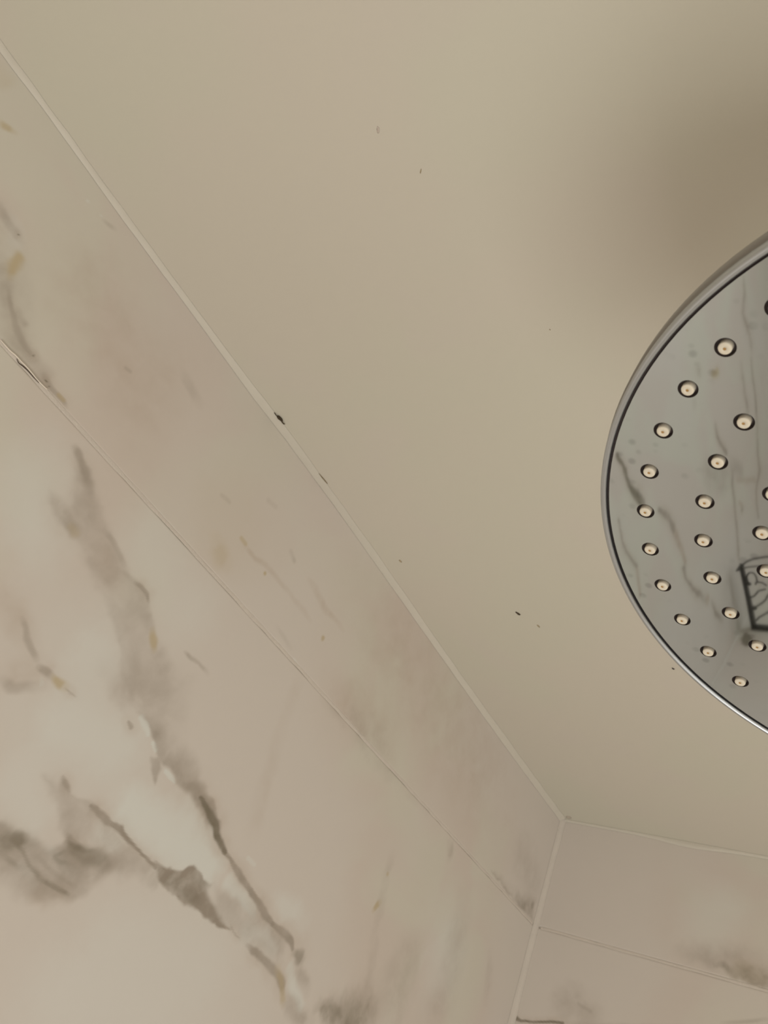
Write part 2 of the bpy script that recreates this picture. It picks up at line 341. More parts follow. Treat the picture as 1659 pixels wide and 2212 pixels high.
 ('o',0.7,1.2,[(0.3573,0.2465,0.0031),(0.3643,0.2406,0.004),(0.3708,0.2339,0.0027)]),
 ('g',0.35,1.6,[(0.3727,0.2377,0.0063),(0.3848,0.2314,0.0072),(0.3977,0.2279,0.0064)]),
 ('g',0.4,1.3,[(0.3999,0.2531,0.0014),(0.4084,0.253,0.0019),(0.4197,0.2547,0.0014),(0.4344,0.2529,0.002)]),
 ('g',0.3,1.8,[(0.346,0.1974,0.0099),(0.3764,0.197,0.0128),(0.3981,0.216,0.0135)]),
 ('g',0.6,0.9,[(0.3896,0.1734,0.0017),(0.3942,0.1717,0.0021)]),
 ('w',0.9,0.8,[(0.3979,0.183,0.0034),(0.4071,0.1796,0.0039),(0.4123,0.1759,0.0026)]),
 ('w',0.9,0.7,[(0.4225,0.1729,0.0022),(0.4289,0.1707,0.0026)]),
 ('w',0.9,0.7,[(0.4499,0.1614,0.0022),(0.4582,0.1602,0.0027),(0.4654,0.1596,0.0018)]),
 ('w',0.5,0.7,[(0.5217,0.1526,0.0014),(0.5299,0.149,0.0014)]),
 ('w',0.5,1.0,[(0.592,0.1461,0.0026),(0.6044,0.1457,0.0021)]),
 ('w',0.7,1.6,[(0.3126,0.1262,0.0214),(0.3447,0.1417,0.0228),(0.3811,0.1507,0.0242),(0.4208,0.139,0.0251)]),
 ('w',0.5,1.6,[(0.3381,0.0866,0.0209),(0.3606,0.0722,0.0141)]),
 ('w',1.0,1.6,[(0.4359,0.1217,0.0142),(0.4747,0.12,0.0175),(0.5085,0.1191,0.0182),(0.5493,0.1204,0.0143)]),
 ('w',0.7,1.4,[(0.4801,0.1442,0.0136),(0.5126,0.1383,0.014),(0.5466,0.1279,0.0106)]),
 ('w',0.8,1.2,[(0.5832,0.1198,0.0069),(0.6143,0.1151,0.0061),(0.6318,0.1133,0.0052)]),
 ('w',0.6,1.4,[(0.6544,0.1361,0.0065),(0.6747,0.1327,0.0089),(0.7038,0.1301,0.0103)]),
 ('w',0.5,1.4,[(0.6384,0.096,0.0103),(0.6745,0.0919,0.0106)]),
 ('w',0.8,1.3,[(0.7158,0.0888,0.0044),(0.7322,0.0766,0.005),(0.7551,0.0663,0.0051)]),
 ('w',0.6,1.8,[(0.2988,0.1937,0.0231),(0.3255,0.1946,0.0239),(0.3124,0.2225,0.0163)]),
 ('w',0.4,1.8,[(0.2094,0.2421,0.0219),(0.1849,0.2531,0.0215)]),
 ('w',0.35,1.8,[(0.1966,0.2912,0.0231),(0.2369,0.2281,0.0186)]),
 ('w',0.4,1.8,[(0.3099,0.3026,0.027),(0.3701,0.2876,0.0285)]),
 ('w',0.45,1.8,[(0.5185,0.0623,0.0214),(0.5018,0.0261,0.0359),(0.5943,0.0432,0.0412),(0.4807,-0.0123,0.0331),(0.6729,0.0368,0.0298)]),
 ('r',0.17,1.6,[(0.5428,0.3179,0.0059),(0.5494,0.2879,0.0069),(0.5557,0.2589,0.0068),(0.5649,0.2222,0.0076),(0.5736,0.1919,0.0075),(0.5822,0.1672,0.0073)]),
 ('g',0.25,1.6,[(0.5835,0.3331,0.0087),(0.6475,0.3315,0.0106),(0.7135,0.334,0.0127),(0.8106,0.3377,0.0123),(0.8878,0.3454,0.0116)]),
 ('g',0.4,1.2,[(0.8088,0.3317,0.0031),(0.8149,0.3323,0.0023)]),
 ('g',0.35,1.3,[(0.9269,0.3179,0.0058),(0.9356,0.3104,0.0067),(0.9368,0.3014,0.005)]),
 ('o',0.7,1.1,[(0.8173,0.1855,0.0034),(0.8208,0.1939,0.0041),(0.8236,0.1976,0.0041)]),
 ('o',0.5,1.0,[(0.8186,0.2301,0.0028)]),
 ('g',0.16,1.4,[(0.8168,0.2503,0.0057),(0.8169,0.2277,0.0056),(0.8214,0.2076,0.0055),(0.8328,0.1748,0.0061),(0.8576,0.1274,0.0079),(0.8647,0.1051,0.0091)]),
 ('g',0.2,1.7,[(1.0052,0.2712,0.017),(1.0239,0.2178,0.0199),(1.0305,0.1628,0.0206),(1.0035,0.1274,0.0181)]),
 ('w',0.5,1.7,[(0.9634,0.2305,0.0319),(0.9991,0.2031,0.0401),(0.9905,0.1609,0.0307)]),
 ('g',0.16,1.6,[(1.1206,0.2464,0.0073),(1.1327,0.2195,0.0072),(1.1445,0.1931,0.008)]),
 ('g',0.25,1.8,[(0.9222,0.1649,0.0218),(0.9162,0.1264,0.0279)]),
]
R1 = [
 ('d',0.55,1.8,[(0.314,0.3436,0.003),(0.296,0.3425,0.0052),(0.2813,0.3418,0.0081),(0.2581,0.3395,0.0101),(0.2441,0.3394,0.0122)]),
 ('g',0.6,1.3,[(0.2813,0.3418,0.0046),(0.2638,0.3396,0.0074),(0.2455,0.3361,0.01)]),
 ('o',0.12,1.5,[(0.2816,0.3447,0.0115),(0.2583,0.3423,0.0113)]),
 ('g',0.4,1.6,[(0.3546,0.3463,0.0098),(0.3061,0.353,0.0142),(0.2594,0.3536,0.0171)]),
 ('w',0.35,1.8,[(0.3353,0.389,0.0312),(0.3141,0.4199,0.0252)]),
]
R2 = [
 ('d',0.85,1.0,[(0.5729,0.1992,0.0033),(0.565,0.1979,0.0019),(0.5477,0.2018,0.0019),(0.5274,0.2073,0.0019),(0.5041,0.213,0.0019)]),
 ('g',0.2,1.2,[(0.5041,0.213,0.0019),(0.4493,0.227,0.0024),(0.3299,0.2606,0.0028)]),
 ('d',0.25,1.1,[(0.297,0.2754,0.0022),(0.2697,0.2847,0.0022),(0.2437,0.2951,0.0021)]),
 ('g',0.3,1.7,[(0.5001,0.2384,0.019),(0.4784,0.2356,0.0187)]),
 ('g',0.3,1.2,[(0.487,0.2422,0.0025),(0.4688,0.2384,0.0025)]),
]
LM = [
 ('d',1,1.0,[(0.5947,-0.7691,0.0047),(0.6189,-0.7802,0.006),(0.6493,-0.7866,0.0061),(0.6745,-0.7941,0.0099),(0.6976,-0.8075,0.0125),(0.7143,-0.8205,0.0102)]),
 ('g',0.9099999999999999,1.0,[(0.7596,-0.8788,0.0054),(0.7768,-0.8986,0.0069),(0.8007,-0.9156,0.007),(0.8283,-0.9239,0.0085)]),
 ('r',1,1.1,[(0.8283,-0.9239,0.01),(0.8589,-0.9311,0.0116),(0.886,-0.9406,0.0103),(0.914,-0.942,0.0074)]),
 ('g',0.78,1.0,[(0.9182,-0.9399,0.0059),(0.9254,-0.9255,0.0059),(0.9441,-0.9238,0.0059),(0.9867,-0.9426,0.0061),(1.0412,-0.9858,0.0096)]),
 ('r',0.78,1.1,[(1.0502,-0.9989,0.0129)]),
 ('g',0.78,0.9,[(1.0716,-1.018,0.0066),(1.1072,-1.0275,0.0067),(1.1447,-1.056,0.0069)]),
 ('g',0.9099999999999999,0.8,[(0.6905,-0.7206,0.0024),(0.7328,-0.7142,0.0024),(0.7545,-0.7189,0.003),(0.7806,-0.73,0.0031),(0.8025,-0.7417,0.0038)]),
 ('r',0.9099999999999999,1.0,[(0.8072,-0.7414,0.005),(0.8345,-0.7378,0.0051),(0.8562,-0.733,0.0051)]),
 ('g',0.78,1.1,[(0.5223,-1.536,0.0055),(0.5608,-1.5201,0.0055),(0.5942,-1.4888,0.0055),(0.6253,-1.4983,0.0074),(0.6617,-1.5054,0.0056),(0.694,-1.5002,0.0057)]),
 ('g',0.78,1.2,[(0.687,-1.4241,0.0054),(0.7529,-1.4048,0.0055),(0.8108,-1.4043,0.0075)]),
 ('d',1,0.6,[(0.7012,-1.4892,0.0028),(0.7374,-1.4783,0.0028),(0.7813,-1.4712,0.0029),(0.8244,-1.4608,0.0039)]),
 ('g',1,0.8,[(0.8133,-1.4626,0.0039),(0.8778,-1.4453,0.0039),(0.9219,-1.4347,0.0049),(0.9597,-1.4353,0.007),(0.9782,-1.4103,0.0049),(0.9965,-1.3855,0.0039),(1.0296,-1.3766,0.0039),(1.07,-1.3797,0.004)]),
 ('g',1,0.9,[(0.7411,-1.2151,0.0033),(0.7678,-1.2139,0.005),(0.7965,-1.2275,0.0051),(0.8227,-1.2465,0.0069)]),
 ('g',0.78,1.0,[(0.8752,-1.2595,0.0053),(0.9047,-1.2377,0.007),(0.9382,-1.2342,0.0053),(0.9721,-1.2306,0.0054),(1.0142,-1.2299,0.0054),(1.0522,-1.2211,0.0055),(1.0893,-1.2164,0.0055)]),
 ('g',0.45499999999999996,1.5,[(0.8614,-1.2665,0.0159),(0.8978,-1.3101,0.0164)]),
 ('g',0.39,1.8,[(0.8191,-1.1296,0.0257),(0.8619,-1.2005,0.0272)]),
 ('r',0.65,1.2,[(0.9079,-1.277,0.0072),(0.9685,-1.392,0.0078)]),
 ('o',0.78,1.2,[(0.6458,-1.2487,0.0098),(0.6492,-1.2777,0.0099)]),
 ('g',0.52,1.3,[(0.6127,-1.1776,0.0092)]),
 ('g',0.45499999999999996,1.3,[(0.6587,-1.1258,0.0091)]),
 ('r',0.9099999999999999,1.0,[(0.9607,-1.264,0.0055),(0.9766,-1.2771,0.0074)]),
 ('d',0.65,1.0,[(0.9886,-1.2746,0.0074)]),
]
RM = [
]
LOWSPOT = [('d',1.0,.8,[(0.556,-1.095,.006),(0.560,-1.120,.014),(0.566,-1.135,.006)])]

# ------------------------------------------------------------------ materials
def new_mat(name):
    m = bpy.data.materials.new(name); m.use_nodes = True
    nt = m.node_tree
    return m, nt, nt.nodes['Principled BSDF']
def N(nt, kind, **kw):
    n = nt.nodes.new(kind)
    for k, v in kw.items():
        if k.startswith('i_'):
            key = k[2:]
            n.inputs[int(key) if key.isdigit() else key].default_value = v
        else:
            setattr(n, k, v)
    return n
def srgb(r, g, b):
    f = lambda c: (c / 255 / 12.92) if c / 255 <= 0.04045 else ((c / 255 + 0.055) / 1.055) ** 2.4
    return (f(r), f(g), f(b), 1)
def mix(nt, fac, a, b):
    n = nt.nodes.new('ShaderNodeMix'); n.data_type = 'RGBA'
    for s, v in ((n.inputs[0], fac), (n.inputs[6], a), (n.inputs[7], b)):
        if hasattr(v, 'node'): nt.links.new(v, s)
        else: s.default_value = v
    return n.outputs[2]
def noise(nt, scale, detail=3, rough=0.5, dist=0.0):
    tc = N(nt, 'ShaderNodeTexCoord')
    n = N(nt, 'ShaderNodeTexNoise'); n.inputs['Scale'].default_value = scale
    n.inputs['Detail'].default_value = detail; n.inputs['Roughness'].default_value = rough
    n.inputs['Distortion'].default_value = dist
    nt.links.new(tc.outputs['Object'], n.inputs['Vector'])
    return n.outputs['Fac']
def ramp(nt, fac, lo, hi):
    n = N(nt, 'ShaderNodeMapRange'); n.clamp = True
    n.interpolation_type = 'SMOOTHSTEP'
    n.inputs['From Min'].default_value = lo; n.inputs['From Max'].default_value = hi
    nt.links.new(fac, n.inputs['Value'])
    return n.outputs['Result']
def bump(nt, bsdf, fac, strength, dist):
    b = N(nt, 'ShaderNodeBump'); b.inputs['Strength'].default_value = strength
    b.inputs['Distance'].default_value = dist
    nt.links.new(fac, b.inputs['Height']); nt.links.new(b.outputs['Normal'], bsdf.inputs['Normal'])
def mul(nt, a, k):
    n = N(nt, 'ShaderNodeMath', operation='MULTIPLY'); nt.links.new(a, n.inputs[0]); n.inputs[1].default_value = k
    return n.outputs[0]

T_BASE = (0.735, 0.685, 0.64, 1)
T_PINK = (0.715, 0.645, 0.59, 1)
T_GREEN = (0.72, 0.69, 0.615, 1)
T_WHITE = (0.79, 0.8, 0.77, 1)
T_GREY = (0.385, 0.335, 0.285, 1)
T_DARK = (0.235, 0.205, 0.155, 1)
T_OCHRE = (0.56, 0.455, 0.27, 1)
T_ROSE = (0.56, 0.47, 0.395, 1)
def marble(name, painted=True):
    m, nt, b = new_mat(name)
    cloud = ramp(nt, noise(nt, 7.0, 2, 0.5, 0.6), 0.40, 0.62)
    col = mix(nt, cloud, T_PINK, T_GREEN)
    col = mix(nt, ramp(nt, noise(nt, 3.1, 2, 0.5), 0.42, 0.62), col, T_BASE)
    if painted:
        for ch, c in (('w', T_WHITE), ('r', T_ROSE), ('g', T_GREY), ('d', T_DARK), ('o', T_OCHRE)):
            a = N(nt, 'ShaderNodeAttribute', attribute_name='vein_' + ch)
            col = mix(nt, a.outputs['Fac'], col, c)
    else:
        v = noise(nt, 2.2, 6, 0.55, 1.6)
        n1 = N(nt, 'ShaderNodeMath', operation='SUBTRACT'); nt.links.new(v, n1.inputs[0]); n1.inputs[1].default_value = 0.5
        n2 = N(nt, 'ShaderNodeMath', operation='ABSOLUTE'); nt.links.new(n1.outputs[0], n2.inputs[0])
        inv = N(nt, 'ShaderNodeMath', operation='SUBTRACT'); inv.inputs[0].default_value = 1.0
        nt.links.new(ramp(nt, n2.outputs[0], 0.0, 0.03), inv.inputs[1])
        msk = N(nt, 'ShaderNodeMath', operation='MULTIPLY')
        nt.links.new(inv.outputs[0], msk.inputs[0]); nt.links.new(ramp(nt, noise(nt, 1.7, 2), 0.45, 0.65), msk.inputs[1])
        col = mix(nt, mul(nt, msk.outputs[0], 0.8), col, T_GREY)
    nt.links.new(col, b.inputs['Base Color'])
    b.inputs['Roughness'].default_value = 0.42
    b.inputs['Specular IOR Level'].default_value = 0.3
    bump(nt, b, noise(nt, 60, 2), 0.05, 0.002)
    return m
M_TILE = marble('marble_porcelain')
M_TILE2 = marble('marble_porcelain_plain', False)

def plain(name, col, rough=0.6, spec=0.3, metal=0.0, var=0.0, vs=40, bmp=0.0, bs=300):
    m, nt, b = new_mat(name)
    c2 = tuple(c * (1 - var) for c in col[:3]) + (1,)
    cc = mix(nt, noise(nt, vs, 3), c2, tuple(col[:3]) + (1,))
    nt.links.new(cc, b.inputs['Base Color'])
    b.inputs['Roughness'].default_value = rough
    b.inputs['Specular IOR Level'].default_value = spec
    b.inputs['Metallic'].default_value = metal
    if bmp: bump(nt, b, noise(nt, bs, 3), bmp, 0.001)
    return m

def ceiling_mat():
    m, nt, b = new_mat('ceiling_paint')
    c = mix(nt, ramp(nt, noise(nt, 5.0, 2), 0.38, 0.64), (0.635, 0.594, 0.512, 1), (0.625, 0.600, 0.507, 1))
    c = mix(nt, mul(nt, ramp(nt, noise(nt, 9.0, 2), 0.55, 0.72), 0.4), c, (0.635, 0.583, 0.518, 1))
    nt.links.new(c, b.inputs['Base Color'])
    b.inputs['Roughness'].default_value = 0.55
    b.inputs['Specular IOR Level'].default_value = 0.25
    bump(nt, b, noise(nt, 160, 4, 0.6), 0.10, 0.001)
    return m
M_CEIL = ceiling_mat()
M_CAULK = plain('white_caulk', (0.665, 0.63, 0.552), 0.5, 0.3, var=0.06, vs=60, bmp=0.3, bs=120)
M_GROUT = plain('beige_grout', (0.77, 0.71, 0.65), 0.8, 0.1, var=0.12, vs=120, bmp=0.4, bs=600)
M_CORNER = plain('corner_grout', (0.75, 0.70, 0.645), 0.7, 0.15, var=0.10, vs=60, bmp=0.4, bs=200)
M_LOOSE = plain('loose_white_grout', (0.85, 0.77, 0.66), 0.7, 0.2, var=0.1)
M_CRACK = plain('open_joint_shadow', (0.10, 0.075, 0.06), 0.9, 0.0)
M_WALLPAINT = plain('bathroom_paint', (0.66, 0.60, 0.50), 0.7, 0.1)
M_BLACK = plain('black_coated_wire', (0.012, 0.011, 0.008), 0.35, 0.4)
M_HOLE = plain('black_recess', (0.060, 0.046, 0.044), 0.5, 0.3)
M_DIRT = plain('dark_dirt', (0.10, 0.075, 0.05), 0.9, 0.05, var=0.5, vs=900)
M_DIRTB = plain('brown_dirt', (0.36, 0.29, 0.19), 0.9, 0.05, var=0.3, vs=900)
M_TAN = plain('tan_dirt', (0.46, 0.38, 0.25), 0.9, 0.05, var=0.2, vs=900)
M_GLASS = plain('frosted_pane', (0.8, 0.8, 0.78), 0.6)

def chrome(name, col, rough, spots=False):
    m, nt, b = new_mat(name)
    b.inputs['Metallic'].default_value = 1.0
    b.inputs['Roughness'].default_value = rough
    if spots:
        vo = N(nt, 'ShaderNodeTexVoronoi'); vo.inputs['Scale'].default_value = 210
        tc = N(nt, 'ShaderNodeTexCoord'); nt.links.new(tc.outputs['Object'], vo.inputs['Vector'])
        inv = N(nt, 'ShaderNodeMath', operation='SUBTRACT'); inv.inputs[0].default_value = 1.0
        nt.links.new(ramp(nt, vo.outputs['Distance'], 0.12, 0.34), inv.inputs[1])
        k = N(nt, 'ShaderNodeMath', operation='MULTIPLY')
        nt.links.new(inv.outputs[0], k.inputs[0]); nt.links.new(ramp(nt, noise(nt, 30, 2), 0.48, 0.62), k.inputs[1])
        c = mix(nt, mul(nt, k.outputs[0], 0.5), col, tuple(v * 0.55 for v in col[:3]) + (1,))
        c = mix(nt, mul(nt, noise(nt, 25, 3), 0.12), c, tuple(v * 0.7 for v in col[:3]) + (1,))
        nt.links.new(c, b.inputs['Base Color'])
        bump(nt, b, noise(nt, 22, 1), 0.05, 0.002)
    else:
        c = mix(nt, noise(nt, 40, 2), tuple(v * 0.93 for v in col[:3]) + (1,), col)
        nt.links.new(c, b.inputs['Base Color'])
    return m
M_FACE = chrome('grey_chrome_face', (0.60, 0.66, 0.69, 1), 0.03, True)
M_RIM = chrome('chrome_rim', (0.54, 0.57, 0.60, 1), 0.36)
M_SIDE = chrome('chrome_side', (0.30, 0.285, 0.275, 1), 0.38)
M_NOZ = plain('cream_silicone', (0.74, 0.68, 0.56), 0.5, 0.35, var=0.05, vs=300)
M_NOZ.node_tree.nodes['Principled BSDF'].inputs['Subsurface Weight'].default_value = 0.25
M_NOZ.node_tree.nodes['Principled BSDF'].inputs['Subsurface Radius'].default_value = (0.002, 0.0015, 0.001)
M_AMBER = plain('amber_nozzle_hole', (0.40, 0.24, 0.09), 0.5, 0.3)

# ------------------------------------------------------------------ stone tiles
def axis(lo, hi, fine, step, coarse=0.05):
    """grid lines from lo to hi, 'step' apart inside each (a, b) of fine, coarse elsewhere"""
    out = [lo]; x = lo
    while x < hi - 1e-6:
        st = coarse
        for (a, b, s) in fine:
            if a - 1e-6 <= x < b: st = min(st, s)
            elif x < a < x + st: st = a - x
        x = min(x + st, hi); out.append(x)
    if len(out) > 2 and out[-1] - out[-2] < 1e-4: out.pop(-2)
    return np.array(out)

def tile_mesh(name, us, vs, thick, place, feats, mirror_feats=()):
    """front face a grid in the wall plane, eased edges, sides going back into the wall"""
    bev = 0.0009
    us = np.concatenate([[us[0], us[0]], [us[0] + bev], us[1:-1][(us[1:-1] > us[0] + 2 * bev) & (us[1:-1] < us[-1] - 2 * bev)], [us[-1] - bev], [us[-1], us[-1]]])
    vs = np.concatenate([[vs[0], vs[0]], [vs[0] + bev], vs[1:-1][(vs[1:-1] > vs[0] + 2 * bev) & (vs[1:-1] < vs[-1] - 2 * bev)], [vs[-1] - bev], [vs[-1], vs[-1]]])
    U, V = np.meshgrid(us, vs, indexing='ij')
    D = np.zeros(U.shape)
    nu, nv = U.shape
    i = np.arange(nu)[:, None]; j = np.arange(nv)[None, :]
    k = np.minimum(np.minimum(i, nu - 1 - i), np.minimum(j, nv - 1 - j))
    D = np.where(k == 0, thick, np.where(k == 1, bev * 0.8, 0.0))
    co = place(U, V, D).reshape(-1, 3).astype(np.float32)
    idx = np.arange(nu * nv).reshape(nu, nv)
    q = np.stack([idx[:-1, :-1], idx[1:, :-1], idx[1:, 1:], idx[:-1, 1:]], -1).reshape(-1, 4)
    me = bpy.data.meshes.new(name)
    me.vertices.add(len(co)); me.vertices.foreach_set('co', co.ravel())
    me.loops.add(q.size); me.loops.foreach_set('vertex_index', q.ravel().astype(np.int32))
    me.polygons.add(len(q)); me.polygons.foreach_set('loop_start', (np.arange(len(q)) * 4).astype(np.int32))
    me.update(calc_edges=True)
    me.validate()
    if feats:
        M = paint(U, V, feats)
        for c in CH:
            a = me.attributes.new('vein_' + c, 'FLOAT', 'POINT')
            a.data.foreach_set('value', M[c].ravel())
    return me

JW = 0.0011       # half a joint
TD = 0.008        # tile thickness
def side_place(U, V, D):     # long wall: u = x, v = height over camera
    return np.stack([U, Y_SIDE + D, V + CAMZ], -1)
def end_place(U, V, D):      # end wall: u = y
    return np.stack([X_END + D, U, V + CAMZ], -1)

z0 = 0.504 + 0.004
j1 = Z_J1 - CAMZ; j2 = Z_J2 - CAMZ; j3 = Z_J3 - CAMZ
FL = -CAMZ
bm = bmesh.new(); add_box(bm, (X_BACK - 0.05, Y_SIDE + 0.0011, 0), (X_END + 0.06, Y_SIDE + 0.06, Z_CEIL + 0.03))
wall_left = struct('wall_left', bm, M_GROUT, 'long shower wall clad in large marble-look tiles, on the left')
bm = bmesh.new(); add_box(bm, (X_END + 0.0011, Y_FAR - 0.05, 0), (X_END + 0.06, Y_SIDE + 0.0011, Z_CEIL + 0.03))
wall_right = struct('wall_right', bm, M_GROUT, 'far end wall of the shower, clad in large marble-look tiles')

us = axis(X_BACK, X_END - 0.0015, [(-0.03, 1.2345, 0.0013)], 0.0013)
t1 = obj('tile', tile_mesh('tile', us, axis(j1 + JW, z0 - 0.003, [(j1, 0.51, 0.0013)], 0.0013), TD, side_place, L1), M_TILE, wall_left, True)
t2 = obj('tile', tile_mesh('tile', us, axis(j2 + JW, j1 - JW, [(-0.06, j1, 0.0013)], 0.0013), TD, side_place, L2), M_TILE, wall_left, True)
usm = axis(X_BACK, X_END - 0.0015, [(0.48, 1.2345, 0.003)], 0.003)
t3 = obj('tile', tile_mesh('tile', usm, axis(j3 + JW, j2 - JW, [(j3, -0.68, 0.003)], 0.003), TD, side_place, LM), M_TILE, wall_left, True)
t4 = obj('tile', tile_mesh('tile', axis(X_BACK, X_END - 0.0015, [(0.3, 1.2345, 0.01)], 0.01), axis(FL, j3 - JW, [(FL, j3, 0.01)], 0.01), TD, side_place, LM), M_TILE, wall_left, True)

XT = Y_SIDE - 0.0015
ys = axis(-0.62, XT, [(0.22, 0.59, 0.0014)], 0.0014)
obj('tile', tile_mesh('tile', ys, axis(j1 + JW, z0 - 0.003, [(j1, 0.51, 0.0014)], 0.0014), TD, end_place, R1), M_TILE, wall_right, True)
obj('tile', tile_mesh('tile', ys, axis(j2 + JW, j1 - JW, [(0.17, j1, 0.0014)], 0.0014), TD, end_place, R2), M_TILE, wall_right, True)
obj('tile', tile_mesh('tile', axis(-0.62, XT, [(0.5, 0.59, 0.002)], 0.02), axis(j3 + JW, j2 - JW, [(-1.2, -1.0, 0.002)], 0.02), TD, end_place, RM + LOWSPOT), M_TILE, wall_right, True)
obj('tile', tile_mesh('tile', axis(-0.62, XT, [], 0.05), axis(FL, j3 - JW, [], 0.05), TD, end_place, None), M_TILE2, wall_right, True)
for a, c in ((j1 + JW, z0 - 0.003), (j2 + JW, j1 - JW), (j3 + JW, j2 - JW), (FL, j3 - JW)):
    obj('tile', tile_mesh('tile', axis(Y_FAR, -0.6222, [], 0.05), axis(a, c, [], 0.05), TD, end_place, None), M_TILE2, wall_right, True)

# ------------------------------------------------------------------ rest of the room
bm = bmesh.new(); add_box(bm, (X_BACK - 0.06, Y_FAR - 0.06, Z_CEIL), (X_END + 0.06, Y_SIDE + 0.06, Z_CEIL + 0.05))
struct('ceiling', bm, M_CEIL, 'plain cream painted ceiling with faint mottling')
bm = bmesh.new(); add_box(bm, (X_BACK - 0.06, Y_FAR - 0.06, -0.06), (X_END + 0.06, Y_SIDE + 0.06, 0))
struct('floor', bm, M_TILE2, 'marble-look floor under the shower, outside the picture')
bm = bmesh.new(); add_box(bm, (X_BACK - 0.06, Y_FAR - 0.06, 0), (X_BACK, Y_SIDE + 0.0011, Z_CEIL))
struct('wall_back', bm, M_TILE2, 'shower wall behind the camera')
bm = bmesh.new()
WX0, WX1, WZ0, WZ1 = -0.30, 1.00, 0.50, 2.00
add_box(bm, (X_BACK, Y_FAR - 0.06, 0), (X_END + 0.0011, Y_FAR, Z_CEIL))
struct('wall_front', bm, M_WALLPAINT, 'painted bathroom wall behind the camera, opposite the long tiled wall')

# ------------------------------------------------------------------ caulk beads and corner grout
def strip(name, pts_a, pts_b, bulge, mat, parent, label, nseg=6):
    """bead between two edge lines, bulging towards the room"""
    bm = bmesh.new(); rows = []
    for a, b, g in zip(pts_a, pts_b, bulge):
        a = Vector(a); b = Vector(b); g = Vector(g)
        rows.append([bm.verts.new(a.lerp(b, t / nseg) + g * math.sin(math.pi * t / nseg)) for t in range(nseg + 1)])
    for A, B in zip(rows, rows[1:]):
        for i in range(nseg):
            bm.faces.new((A[i], A[i + 1], B[i + 1], B[i]))
    bmesh.ops.recalc_face_normals(bm, faces=bm.faces)
    o = obj(name, bm, mat, parent, True)
    o['label'] = label
    return o
zx = [-.4, -.05, 0, .1, .2, .3, .36, .46, .52, .57, .75, .9, 1.05, 1.2, 1.2345]
zv = [.4985, .4985, .5000, .4990, .5000, .4998, .5020, .5028, .5025, .5015, .4990, .4970, .4965, .4975, .4975]
yx = [-.4, 0, .2, .30, .34, .38, .45, .52, .6, .8, 1.0, 1.2345]
yv = [.5775, .5770, .5760, .5720, .5705, .5695, .5695, .5690, .5700, .5735, .5735, .5725]
xs = np.arange(X_BACK, X_END + 0.001, 0.008)
A = [(x, Y_SIDE - 0.0003, CAMZ + np.interp(x, zx, zv) + 0.0005 * float(vnoise(np.array([x]), np.array([0.3]), 60)[0])) for x in xs]
B = [(x, np.interp(x, yx, yv) + 0.0012 * float(vnoise(np.array([x]), np.array([0.8]), 45)[0] - .5), Z_CEIL - 0.0002) for x in xs]
G = [(0, -0.0002, -0.0002)] * len(xs)
strip('caulk_bead', A, B, G, M_CAULK, wall_left, 'cream caulk bead running along the ceiling edge')
ys2 = np.arange(-0.62, Y_SIDE, 0.008)
A = [(X_END - 0.0003, y, CAMZ + 0.5005 - 0.0045 * math.exp(-((y - 0.37) / 0.05) ** 2)) for y in ys2]
B = [(X_END - 0.004, y, Z_CEIL - 0.0002) for y in ys2]
strip('caulk_bead', A, B, [(-0.0006, 0, -0.0008)] * len(ys2), M_CAULK, wall_right, 'thin cream caulk bead under the ceiling')
zs = np.append(np.arange(0, CAMZ + 0.5, 0.01), Z_CEIL - 0.0003)
def wob(z, s): return 0.0022 * float(vnoise(np.array([z]), np.array([s]), 14)[0] - .5)
def bw_(z): return 0.0035 + 0.0040 * min(1, max(0, (z - 1.3) / 0.5))     # the bead gets slimmer lower down
A = [(X_END - bw_(z) + wob(z, .2) * bw_(z) / .0095, Y_SIDE - 0.0002, z) for z in zs]
B = [(X_END - 0.0002, Y_SIDE - bw_(z) + wob(z, .7) * bw_(z) / .0095, z) for z in zs]
strip('corner_bead', A, B, [(-0.16 * bw_(z), -0.16 * bw_(z), 0) for z in zs], M_CORNER, wall_right, 'beige grout bead filling the vertical corner')

# joint grout smeared proud of the joints
xs = np.arange(-0.1, X_END - 0.008, 0.006)
def jit(x, s, k=60): return float(vnoise(np.array([x]), np.array([s]), k)[0] - .5)
A = [(x, Y_SIDE - 0.00015, Z_J1 + 0.0018 + 0.0006 * jit(x, .1)) for x in xs]
B = [(x, Y_SIDE - 0.00010, Z_J1 - 0.0020 - 0.0009 * jit(x, .5)) for x in xs]
strip('joint_grout', A, B, [(0, -0.0001, 0)] * len(xs), M_GROUT, wall_left, 'thin uneven grout line below the top row', 4)
ysj = np.arange(-0.6, Y_SIDE - 0.008, 0.006)
A = [(X_END - 0.00015, y, Z_J1 + 0.0016 + 0.0006 * jit(y, .1)) for y in ysj]
B = [(X_END - 0.00015, y, Z_J1 - 0.0022 - 0.0009 * jit(y, .5)) for y in ysj]
strip('joint_grout', A, B, [(-0.0002, 0, 0)] * len(ysj), M_GROUT, wall_right, 'pale uneven grout line below the top row', 4)

